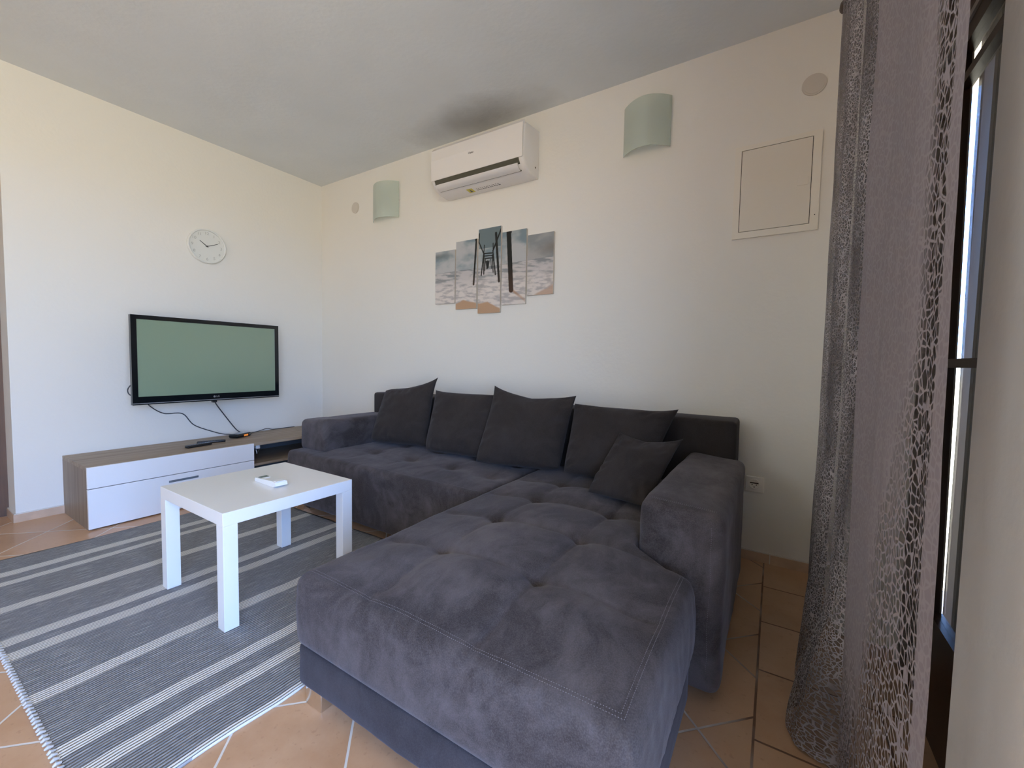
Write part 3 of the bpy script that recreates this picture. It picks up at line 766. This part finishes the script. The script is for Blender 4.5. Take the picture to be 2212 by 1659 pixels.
def hand(name, ang, L, w_, x):
    mb = MB(); d = Vector((0, cos(ang), sin(ang))); q = Vector((0, -sin(ang), cos(ang))); c_ = Vector((x, CY_, CZ_))
    v = []
    for xx in (0, .0015):
        for s_, t in ((-.010,-w_),(L,-w_*.7),(L,w_*.7),(-.010,w_)): v.append(c_+Vector((xx,0,0))+d*s_+q*t)
    mb.add(v, [(0,1,2,3),(7,6,5,4),(0,4,5,1),(1,5,6,2),(2,6,7,3),(3,7,4,0)]); mb.build(name, M['clock_hand'], ck)
hand('hour_hand', radians(90-30*10.18), .060, .0026, .0175); hand('minute_hand', radians(90-6*11), .080, .0022, .0195)
MB().disc((.017,CY_,CZ_), .005, 'x', .006, 16).build('hub', M['clock_hand'], ck)

# ------------------------------------------------------------- air conditioner
ac = empty('air_conditioner', (2.01,0,2.24), 'white split air conditioner high on the cream wall above the canvas prints', 'air conditioner')
ax0, ax1 = 1.625, 2.402
prof = [(0,2.235),(-.045,2.225),(-.120,2.232),(-.165,2.250),(-.195,2.290),(-.200,2.300),(-.203,2.44),(-.198,2.51),(-.180,2.532),(-.12,2.540),(0,2.540)]
# body with rounded cheeks
body = MB(); N_ = 10
sect = []
for i, (x, k) in enumerate([(ax0,.90),(ax0+.004,.95),(ax0+.012,.985),(ax0+.03,1.0),(ax1-.03,1.0),(ax1-.012,.985),(ax1-.004,.95),(ax1,.90)]):
    sect.append([(x, p*k, 2.385+(q-2.385)*(k if p < -.01 else 1)) for p, q in prof])
n_ = len(prof); v = [q for s_ in sect for q in s_]; f = []
for i in range(len(sect)-1):
    for k in range(n_): f.append((i*n_+k, i*n_+(k+1) % n_, (i+1)*n_+(k+1) % n_, (i+1)*n_+k))
f.append(tuple(range(n_))); f.append(tuple((len(sect)-1)*n_+k for k in range(n_)))
body.add(v, f); body.build('casing', M['ac_white'], ac, smooth=True)
fp = MB(); fp.prism([(-.200,2.302),(-.2065,2.304),(-.2095,2.44),(-.204,2.514),(-.184,2.538),(-.178,2.534),(-.19,2.50)], 'x', ax0+.006, ax1-.006); fp.build('front_panel', M['ac_white'], ac)
sl = MB(); sl.prism([(-.150,2.262),(-.1915,2.274),(-.2005,2.2975),(-.2045,2.3035),(-.150,2.3035)], 'x', ax0+.035, ax1-.035); sl.build('outlet_slot', M['ac_dark'], ac)
fp = [(-.150,2.2425),(-.174,2.248),(-.187,2.258),(-.1935,2.2735),(-.1980,2.2735),(-.1930,2.255),(-.178,2.2435),(-.152,2.2365)]
fl_ = MB(); fl_.prism(fp, 'x', ax0+.045, ax1-.045); fl_.build('flap', M['ac_flap'], ac, smooth=True)
MB().prism([(-.152,2.2425),(-.158,2.2450),(-.160,2.2400),(-.154,2.2365)], 'x', ax0+.050, ax1-.040).build('louvre_gap', M['ac_dark'], ac)
un = MB(); v_, f_ = text_data('Haier', .020, .0004); un.add([Vector((1.992+q.x, -.2093-q.z-.0008, 2.420+q.y)) for q in v_], f_); un.build('logo', M['print'], ac)
# warning sticker with small print on the underside
def under(y): return 2.226+(2.234-2.226)*(abs(y)-.045)/.075-.0015
st_ = MB()
def uq(x0, x1, y0, y1, mi): st_.add([(x0,y0,under(y0)),(x1,y0,under(y0)),(x1,y1,under(y1)),(x0,y1,under(y1)),(x0,y0,under(y0)-.0004),(x1,y0,under(y0)-.0004),(x1,y1,under(y1)-.0004),(x0,y1,under(y1)-.0004)], [(0,1,2,3),(7,6,5,4),(0,4,5,1),(1,5,6,2),(2,6,7,3),(3,7,4,0)], mi)
uq(1.875,1.925,-.115,-.060,0); st_.add([(1.888,-.068,under(-.068)-.0008),(1.912,-.068,under(-.068)-.0008),(1.900,-.105,under(-.105)-.0008)], [(0,1,2)], 1)
x = 1.95
while x < 2.15:
    L = random.uniform(.008,.022); uq(x, x+L, -.078, -.071, 1); uq(x, x+L*.8, -.094, -.089, 1); x += L+.006
st_.build('warning_sticker', [M['yellow'], M['print']], ac, fix=False)
MB().disc((ax1-.001,-.045,2.292), .006, 'x', .002, 12).build('screw_hole', M['ac_dark'], ac)


# ------------------------------------------------------------- glass sconces
def sconce(x0, x1, z0, z1, lab):
    s = empty('wall_sconce', ((x0+x1)/2, 0, z0), lab, 'wall lamp', 'frosted glass wall lamps')
    mb = MB(); N_ = 24; v = []; 
    for th in (0, .005):
        for i in range(N_+1):
            t = i/N_; y = -.012-.078*sin(pi*t)**.85-th
            for z in (z0, z1): v.append((x0+(x1-x0)*t, y, z))
    n_ = 2*(N_+1); f = []
    for i in range(N_):
        a = 2*i; f.append((a,a+2,a+3,a+1)); f.append((n_+a+1,n_+a+3,n_+a+2,n_+a)); f.append((a,n_+a,n_+a+2,a+2)); f.append((a+1,a+3,n_+a+3,n_+a+1))
    f.append((0,1,n_+1,n_)); f.append((n_-2,2*n_-2,2*n_-1,n_-1)); mb.add(v, f); mb.build('glass_shade', M['frost'], s, smooth=True)
    xm, zm = (x0+x1)/2, (z0+z1)/2
    MB().box((xm-.035,-.022,zm-.06),(xm+.035,-.001,zm+.06), bev=.005).build('mounting_plate', M['alu'], s)
    MB().tube([(xm,-.02,zm-.03),(xm,-.045,zm-.03),(xm,-.045,zm-.015)], .012, 12).build('lamp_holder', M['white_plastic'], s, smooth=True)
    MB().tube([(xm,-.045,zm-.015),(xm,-.045,zm+.0),(xm,-.045,zm+.03),(xm,-.045,zm+.045)], [.012,.018,.018,.006], 12).build('bulb', M['white_plastic'], s, smooth=True)
    for x in (x0+.012, x1-.012): MB().tube([(x,-.001,zm),(x,-.022,zm)], .005, 10).build('clip', M['alu'], s)
sconce(.775,1.085,2.200,2.492,'left green frosted glass wall lamp, between the corner and the air conditioner')
sconce(2.980,3.245,2.232,2.505,'right green frosted glass wall lamp, between the air conditioner and the metal panel')

# junction box covers
for (x, z, lab) in ((3.892,2.359,'round beige wall cover above the metal panel, near the curtain'),(.513,2.379,'round beige wall cover beside the left glass lamp, near the room corner')):
    mb = MB(); mb.disc((x,-.006,z), .049, 'y', .006, 40); mb.disc((x,-.0075,z), .042, 'y', .002, 40); o = mb.build('junction_cover', M['cover'])
    tag(o, lab, 'wall cover', 'round wall covers')

# electrical panel
ep = empty('electrical_panel', (3.75,0,1.675), 'cream metal door of a flush electrical panel next to the curtain', 'electrical panel')
fx0, fx1, fz0, fz1 = 3.572, 3.936, 1.674, 2.140; ix0, ix1, iz0, iz1 = 3.601, 3.902, 1.706, 2.117
mb = MB()
for a_, b2 in (((fx0,fz0),(fx1,iz0)),((fx0,iz1),(fx1,fz1)),((fx0,iz0),(ix0,iz1)),((ix1,iz0),(fx1,iz1))): mb.box((a_[0],-.013,a_[1]),(b2[0],-.001,b2[1]))
mb.build('frame', M['panel_frame'], ep)
MB().box((ix0,-.006,iz0),(ix1,-.001,iz1)).build('gap', M['panel_gap'], ep)
dr = MB().box((ix0+.0028,-.0125,iz0+.0028),(ix1-.0028,-.003,iz1-.0028)).build('panel_door', M['panel_paint'], ep)
lt = MB(); lt.box((3.845,-.0150,1.893),(3.890,-.0120,1.930), bev=.001); lt.build('latch', M['panel_paint'], dr).location = (0,0,0)
# child of a child keeps the parent's frame
MB().disc((3.921,-.0145,1.745), .0022, 'y', .002, 10).build('screw_hole', M['panel_gap'], ep)

# wall socket
sk = empty('wall_socket', (3.732,0,.365), 'single cream power socket low on the wall right of the sofa', 'socket')
mb = MB(); mb.box((3.692,-.010,.363),(3.774,-.001,.443), bev=.004); mb.build('cover_plate', M['socket'], sk, smooth=True)
mb = MB(); kx, kz = 3.730, .405
for k in range(32):
    a, b2 = 2*pi*k/32, 2*pi*(k+1)/32; pr = [(-.010,.026),(-.0135,.025),(-.0135,.022),(-.006,.020)]; v = []
    for an in (a, b2): v += [(kx+cos(an)*r_, y, kz+sin(an)*r_) for y, r_ in pr]
    mb.add(v, [(i, i+1, 4+i+1, 4+i) for i in range(3)])
mb.disc((kx,-.0115,kz), .0205, 'y', .004, 32); mb.build('insert', M['socket'], sk, smooth=True)
mb = MB(); mb.box((kx-.019,-.0125,kz+.002),(kx+.019,-.011,kz+.008)); mb.disc((kx-.0095,-.0128,kz-.004), .0028, 'y', .0015, 12); mb.disc((kx+.0095,-.0128,kz-.004), .0028, 'y', .0015, 12); mb.box((kx-.003,-.0125,kz-.018),(kx+.003,-.011,kz-.014))
mb.build('contact_hole', M['panel_gap'], sk)

# ------------------------------------------------------------- five canvas prints of a pier over surf
def seg_d(px, pz, a, b):
    ax, az = a; bx, bz = b; dx, dz = bx-ax, bz-az; t = max(0, min(1, ((px-ax)*dx+(pz-az)*dz)/(dx*dx+dz*dz))); return sqrt((px-ax-dx*t)**2+(pz-az-dz*t)**2), t
def interp(P, x):
    if x <= P[0][0]: return P[0][1]
    for i in range(len(P)-1):
        if x <= P[i+1][0]: return P[i][1]+(P[i+1][1]-P[i][1])*(x-P[i][0])/(P[i+1][0]-P[i][0])
    return P[-1][1]
LINES = [((1.904,1.906),(1.883,1.58),.0075),((1.900,1.90),(1.925,1.925),.008),((2.185,1.95),(2.190,1.915),.019),((2.185,1.915),(2.212,1.515),.0185),((2.077,1.924),(2.109,1.584),.009),
 ((1.977,1.852),(1.972,1.793),.0035),((1.972,1.793),(1.952,1.639),.005),((1.975,1.793),(1.975,1.646),.0045),((2.053,1.856),(2.055,1.783),.0035),((2.055,1.783),(2.077,1.634),.005),
 ((2.049,1.775),(2.057,1.652),.004),((1.928,1.877),(1.972,1.793),.0045),((2.125,1.955),(2.052,1.802),.0055),((1.930,1.94),(1.927,1.875),.004),((1.972,1.793),(2.052,1.789),.0045),((1.973,1.775),(2.052,1.771),.0035),
 ((1.985,1.757),(2.045,1.754),.004),((1.995,1.735),(2.003,1.682),.0045),((2.020,1.735),(2.012,1.690),.0045),((2.035,1.745),(2.042,1.680),.003),((1.987,1.75),(1.984,1.67),.003),((2.007,1.735),(2.008,1.69),.006)]
def mix3(a, b, t): return tuple(a[i]+(b[i]-a[i])*t for i in range(3))
def art(x, z):
    hz = interp([(1.5,1.690),(2.0,1.695),(2.54,1.712)], x)
    n1 = fbm((x*3.2, z*6, 1), 1.5, 4); n2 = fbm((x*5, (z+.1*x)*34, 5), 1.6, 4); n3 = fbm((x*14, z*40, 9), 1.3, 4)
    sky = mix3((.22,.285,.31), (.50,.50,.49), ss(-.45,.5,n1+(1.86-z)*2.1))
    if x > 2.34: sky = mix3(sky, (.10,.095,.075), .85*ss(2.36,2.54,x)*exp(-((z-(1.775+(x-2.54)*.12))/.045)**2)); sky = mix3(sky, (.33,.30,.28), .5)
    if x < 1.70: sky = mix3(sky, (.13,.16,.16), .7*exp(-((z-1.82)/.022)**2)*ss(1.75,1.52,x))
    if 1.93 < x < 2.12 and z > 1.83: sky = (.17,.215,.225)
    sea = mix3((.27,.28,.28), (.58,.54,.52), ss(-.35,.25,n2+.4*(hz-z)*6))
    foam = mix3((.47,.43,.41), (.74,.67,.61), ss(-.45,.25,n3*.7+n2*.6))
    c = sky if z > hz else mix3(sea, foam, ss(.02,.17,hz-z))
    if z <= hz and abs(z-hz) < .004: c = mix3(c, (.22,.24,.25), .6)
    sand = (.52,.33,.205)
    s2 = interp([(1.50,1.40),(1.70,1.45),(1.788,1.478),(1.861,1.459),(1.94,1.443),(2.013,1.450),(2.065,1.424),(2.121,1.398),(2.2,1.36)], x)+.004*n3
    if x > 1.715 and z < s2: c = mix3(c, sand, ss(0,.012,s2-z))
    s5 = interp([(2.34,1.44),(2.43,1.489),(2.50,1.521),(2.54,1.54)], x)+.010*n2
    if x > 2.34 and z < s5: c = mix3(c, (.54,.37,.27), ss(0,.02,s5-z)*.9)
    d, t = seg_d(x, z, (2.221,1.513), (2.335,1.430))
    if 2.2 < x < 2.335 and d < .014: c = mix3(c, (.42,.22,.10), .8*(1-ss(.002,.014,d))*(1-.5*t))
    for a, b, w_ in LINES:
        d, t = seg_d(x, z, a, b)
        if d < w_+.002: c = mix3(c, mix3((.022,.022,.02), (.075,.045,.03), ss(1.7,1.52,z)), 1-ss(w_-.001, w_+.002, d))
    if x < 1.66 and z < 1.462: c = mix3(c, (.30,.28,.27), .5*exp(-((z-1.459)/.003)**2))
    return c
am, an_, ab = mat('canvas_print'); at = an_.nodes.new('ShaderNodeAttribute'); at.attribute_name = 'ink'; an_.links.new(at.outputs['Color'], ab.inputs['Base Color']); ab.inputs['Roughness'].default_value = .6; ab.inputs['Specular IOR Level'].default_value = .2
wz = noisev(an_, an_.nodes.new('ShaderNodeTexCoord').outputs['Object'], 900, 2); bumpn(an_, ab, wz, .15, .0005)
M['ink'] = am
def canvas(x0, zc, h, lab):
    w_ = .1966; x1 = x0+w_; z0, z1 = zc-h/2, zc+h/2; NX = 66; NZ = int(h/.003); yf = -.018
    v = []; f = []
    for j in range(NZ+1):
        for i in range(NX+1): v.append((x0+w_*i/NX-x0, yf, h*j/NZ))
    for j in range(NZ):
        for i in range(NX): a = j*(NX+1)+i; f.append((a,a+1,a+NX+2,a+NX+1))
    nf = len(f); k = len(v)
    v += [(0,-.001,0),(w_,-.001,0),(w_,-.001,h),(0,-.001,h),(0,yf,0),(w_,yf,0),(w_,yf,h),(0,yf,h)]
    f += [(k,k+1,k+5,k+4),(k+1,k+2,k+6,k+5),(k+2,k+3,k+7,k+6),(k+3,k,k+4,k+7),(k+3,k+2,k+1,k)]
    o = link('canvas_print', v, f, [M['ink'], M['canvas_edge']]); o.location = (x0, 0, z0)
    for i, p in enumerate(o.data.polygons): p.material_index = 0 if i < nf else 1
    ca = o.data.color_attributes.new('ink', 'FLOAT_COLOR', 'POINT')
    for i, q in enumerate(o.data.vertices): ca.data[i].color = (*art(q.co.x+x0, q.co.z+z0), 1)
    tag(o, lab, 'picture', 'five canvas prints forming one beach picture')
canvas(1.505,1.6549,.403,'leftmost and short canvas print, showing only cloud and surf')
canvas(1.713,1.6565,.505,'second canvas print from the left, with one thin dark post at its right edge')
canvas(1.9235,1.6669,.6055,'tallest middle canvas print, looking along the pier posts')
canvas(2.132,1.6672,.505,'fourth canvas print from the left, with one thick dark post')
canvas(2.3406,1.6685,.403,'rightmost and short canvas print, with sand in its lower right corner')

# ------------------------------------------------------------- curtain
def curtain_mat(name, kind):
    m = bpy.data.materials.new(name); m.use_nodes = True; n = m.node_tree; n.nodes.clear()
    o = n.nodes.new('ShaderNodeOutputMaterial'); uv = n.nodes.new('ShaderNodeUVMap').outputs[0]
    s = n.nodes.new('ShaderNodeSeparateXYZ'); n.links.new(uv, s.inputs[0]); u, v = s.outputs[0], s.outputs[1]   # metres along the cloth, metres of height
    # broken web: cell borders of stretched voronoi
    vo = n.nodes.new('ShaderNodeTexVoronoi'); vo.feature = 'DISTANCE_TO_EDGE'; vo.inputs['Scale'].default_value = 1
    wv = n.nodes.new('ShaderNodeTexNoise'); wv.inputs['Scale'].default_value = 14; n.links.new(uv, wv.inputs['Vector'])
    add = n.nodes.new('ShaderNodeVectorMath'); add.operation = 'MULTIPLY_ADD'; n.links.new(wv.outputs['Color'], add.inputs[0]); add.inputs[1].default_value = (.022,.012,0); n.links.new(uv, add.inputs[2])
    if kind == 'net': sc = (58, 66, 1)
    else: sc = (88, 105, 1)
    n.links.new(mapv(n, add.outputs[0], sc), vo.inputs['Vector'])
    web = vo.outputs['Distance']
    thread = n.nodes.new('ShaderNodeMapRange'); n.links.new(web, thread.inputs[0]); thread.inputs[1].default_value = .055; thread.inputs[2].default_value = .13; thread.inputs[3].default_value = 1; thread.inputs[4].default_value = 0
    T = thread.outputs[0]
    fine = noisev(n, mapv(n, uv, (700,300,1)), 1, 2)
    if kind == 'net':
        # cloth closes to solid at the hem side and towards the top left, per attribute
        op = n.nodes.new('ShaderNodeAttribute'); op.attribute_name = 'solid'; so_ = op.outputs['Fac']
        k = mth(n, 'ADD', so_, mth(n, 'MULTIPLY', mth(n, 'SUBTRACT', noisev(n, mapv(n, uv, (9,3,1)), 2, 4), .5), .55))
        kk = n.nodes.new('ShaderNodeMapRange'); n.links.new(k, kk.inputs[0]); kk.inputs[1].default_value = .35; kk.inputs[2].default_value = .75
        hole = mth(n, 'MULTIPLY', mth(n, 'SUBTRACT', 1, T), mth(n, 'SUBTRACT', 1, kk.outputs[0]))
        alpha = mth(n, 'SUBTRACT', .97, mth(n, 'MULTIPLY', hole, .93))
        col = mixc(n, mth(n, 'MULTIPLY', T, .5), (.36,.315,.325), (.47,.42,.43))
    else:
        op = n.nodes.new('ShaderNodeAttribute'); op.attribute_name = 'solid'; so_ = op.outputs['Fac']
        alpha = mth(n, 'MAXIMUM', mth(n, 'ADD', mth(n, 'MULTIPLY', T, .45), mth(n, 'ADD', .42, mth(n, 'MULTIPLY', fine, .12))), so_)
        thr = n.nodes.new('ShaderNodeMapRange'); n.links.new(noisev(n, mapv(n, uv, (3,1.2,1)), 3, 3), thr.inputs[0]); thr.inputs[1].default_value = .35; thr.inputs[2].default_value = .6
        col = mixc(n, mth(n, 'MULTIPLY', T, mth(n, 'MULTIPLY', thr.outputs[0], .9)), (.20,.18,.185), (.56,.52,.53))
    d = n.nodes.new('ShaderNodeBsdfDiffuse'); tl = n.nodes.new('ShaderNodeBsdfTranslucent'); n.links.new(col, d.inputs[0]); n.links.new(col, tl.inputs[0])
    a = n.nodes.new('ShaderNodeMixShader'); a.inputs[0].default_value = .22; n.links.new(d.outputs[0], a.inputs[1]); n.links.new(tl.outputs[0], a.inputs[2])
    tr = n.nodes.new('ShaderNodeBsdfTransparent'); mx = n.nodes.new('ShaderNodeMixShader'); n.links.new(alpha, mx.inputs[0]); n.links.new(tr.outputs[0], mx.inputs[1]); n.links.new(a.outputs[0], mx.inputs[2])
    n.links.new(mx.outputs[0], o.inputs[0]); return m
M['net'] = curtain_mat('net_curtain_cloth', 'net'); M['sheer'] = curtain_mat('sheer_curtain_cloth', 'sheer')
cu = empty('net_curtain', (3.95,-1.2,0.0), 'grey lilac open-weave curtain hanging in front of the balcony door', 'curtain')
def cloth(name, path, ztop, zbot, mname, solid, flare=None, label=None, nz=110):
    """path: plan points, top to bottom the same run of cloth; solid(s, z): closed (1) or netted (0)"""
    P = catmull([(x, y, 0) for x, y in path], 10); L = [0]
    for i in range(1, len(P)): L.append(L[-1]+(P[i]-P[i-1]).length)
    v = []; f = []; uvs = []; sol = []
    for j in range(nz+1):
        z = ztop+(zbot-ztop)*j/nz
        for i, p in enumerate(P):
            s_ = L[i]/L[-1]; q = p.copy(); q.z = z
            if flare: q += flare(s_, z)
            q.x += .0025*fbm((s_*9, z*2.5, 2), 1.5, 2)
            v.append(q-Vector(cu.location)); uvs.append((L[i]*1.25, z)); sol.append(solid(L[-1]-L[i], z))
    n_ = len(P)
    for j in range(nz):
        for i in range(n_-1): f.append((j*n_+i, j*n_+i+1, (j+1)*n_+i+1, (j+1)*n_+i))
    o = link(name, v, f, M[mname], cu, True)
    ul = o.data.uv_layers.new(name='UVMap')
    for lp in o.data.loops: ul.data[lp.index].uv = uvs[lp.vertex_index]
    ca = o.data.attributes.new('solid', 'FLOAT', 'POINT')
    for i, s_ in enumerate(sol): ca.data[i].value = s_
    if label: o['label'] = label
    return o
# the nearer breadth, ending in the closed hem beside the glass
def solid_net(d, z):
    if d < .040: return 1.6
    if d < .095: return .12 + .18*ss(1.0,2.2,z)
    net = ss(.28,.09,d)*.9
    up = ss(.25,1.35,z)
    return .10+.62*up*ss(.07,.20,d)+.30*up+.55*ss(.20,.42,d)*ss(.02,.6,z)+.2*ss(.28,.5,d)
cloth('net_panel', [(3.985,-1.205),(3.962,-1.235),(3.955,-1.30),(3.962,-1.42),(3.955,-1.55),(3.950,-1.68),(3.952,-1.78),(3.9515,-1.868)], 2.41, .012, 'net', solid_net,
      lambda s_, z: Vector((.004*sin(z*3+s_*6), .03*(1-s_)*ss(1.2,2.4,z)+.035*ss(.9,0,z)*(1-s_)*-1, 0)), 'netted breadth with a closed pale hem')
def fold_flare(s_, z):
    k = ss(.95, .05, z); return Vector((-.020*k*sin(s_*pi)-.075*ss(.45,.0,z)*ss(.35,.8,s_)*(1-ss(.93,1,s_)), -.01*k*s_, 0))
cloth('sheer_panel', [(3.982,-.42),(3.960,-.445),(3.948,-.50),(3.955,-.57),(3.990,-.62),(3.985,-.70),(3.950,-.76),(3.940,-.83),(3.955,-.90),(3.992,-.95),(3.985,-1.02),(3.955,-1.07),(3.950,-1.13),(3.965,-1.19),(3.99,-1.23)], 2.41, .012, 'sheer', lambda d, z: 0.0+.18*ss(.8,1.6,z)+.5*(d < .012), fold_flare, 'darker semi-transparent folds', 110)
rod = empty('curtain_rod', (3.965,-1.2,2.42), 'dark curtain rod with a ring above the grey lilac curtain', 'curtain rod')
MB().tube([(3.968,-.40,2.428),(3.968,-2.2,2.428)], .011, 14).build('rod', M['brown_frame'], rod, smooth=True)
MB().tube([(3.968,-.40,2.428),(3.968,-.385,2.428),(3.968,-.36,2.428),(3.968,-.345,2.428)], [.011,.022,.022,.006], 14).build('finial', M['brown_frame'], rod, smooth=True)
for y in (-.46,-2.1): MB().box((3.96,y-.012,2.415),(4.029,y+.012,2.44), bev=.003).build('bracket', M['brown_frame'], rod)
for k in range(10):
    y = -.47-.15*k; pts = [(3.968+.022*cos(a), y, 2.423+.022*sin(a)) for a in [2*pi*i/20 for i in range(21)]]
    MB().tube(pts, .0025, 6).build('ring', M['brown_frame'], rod, smooth=True)
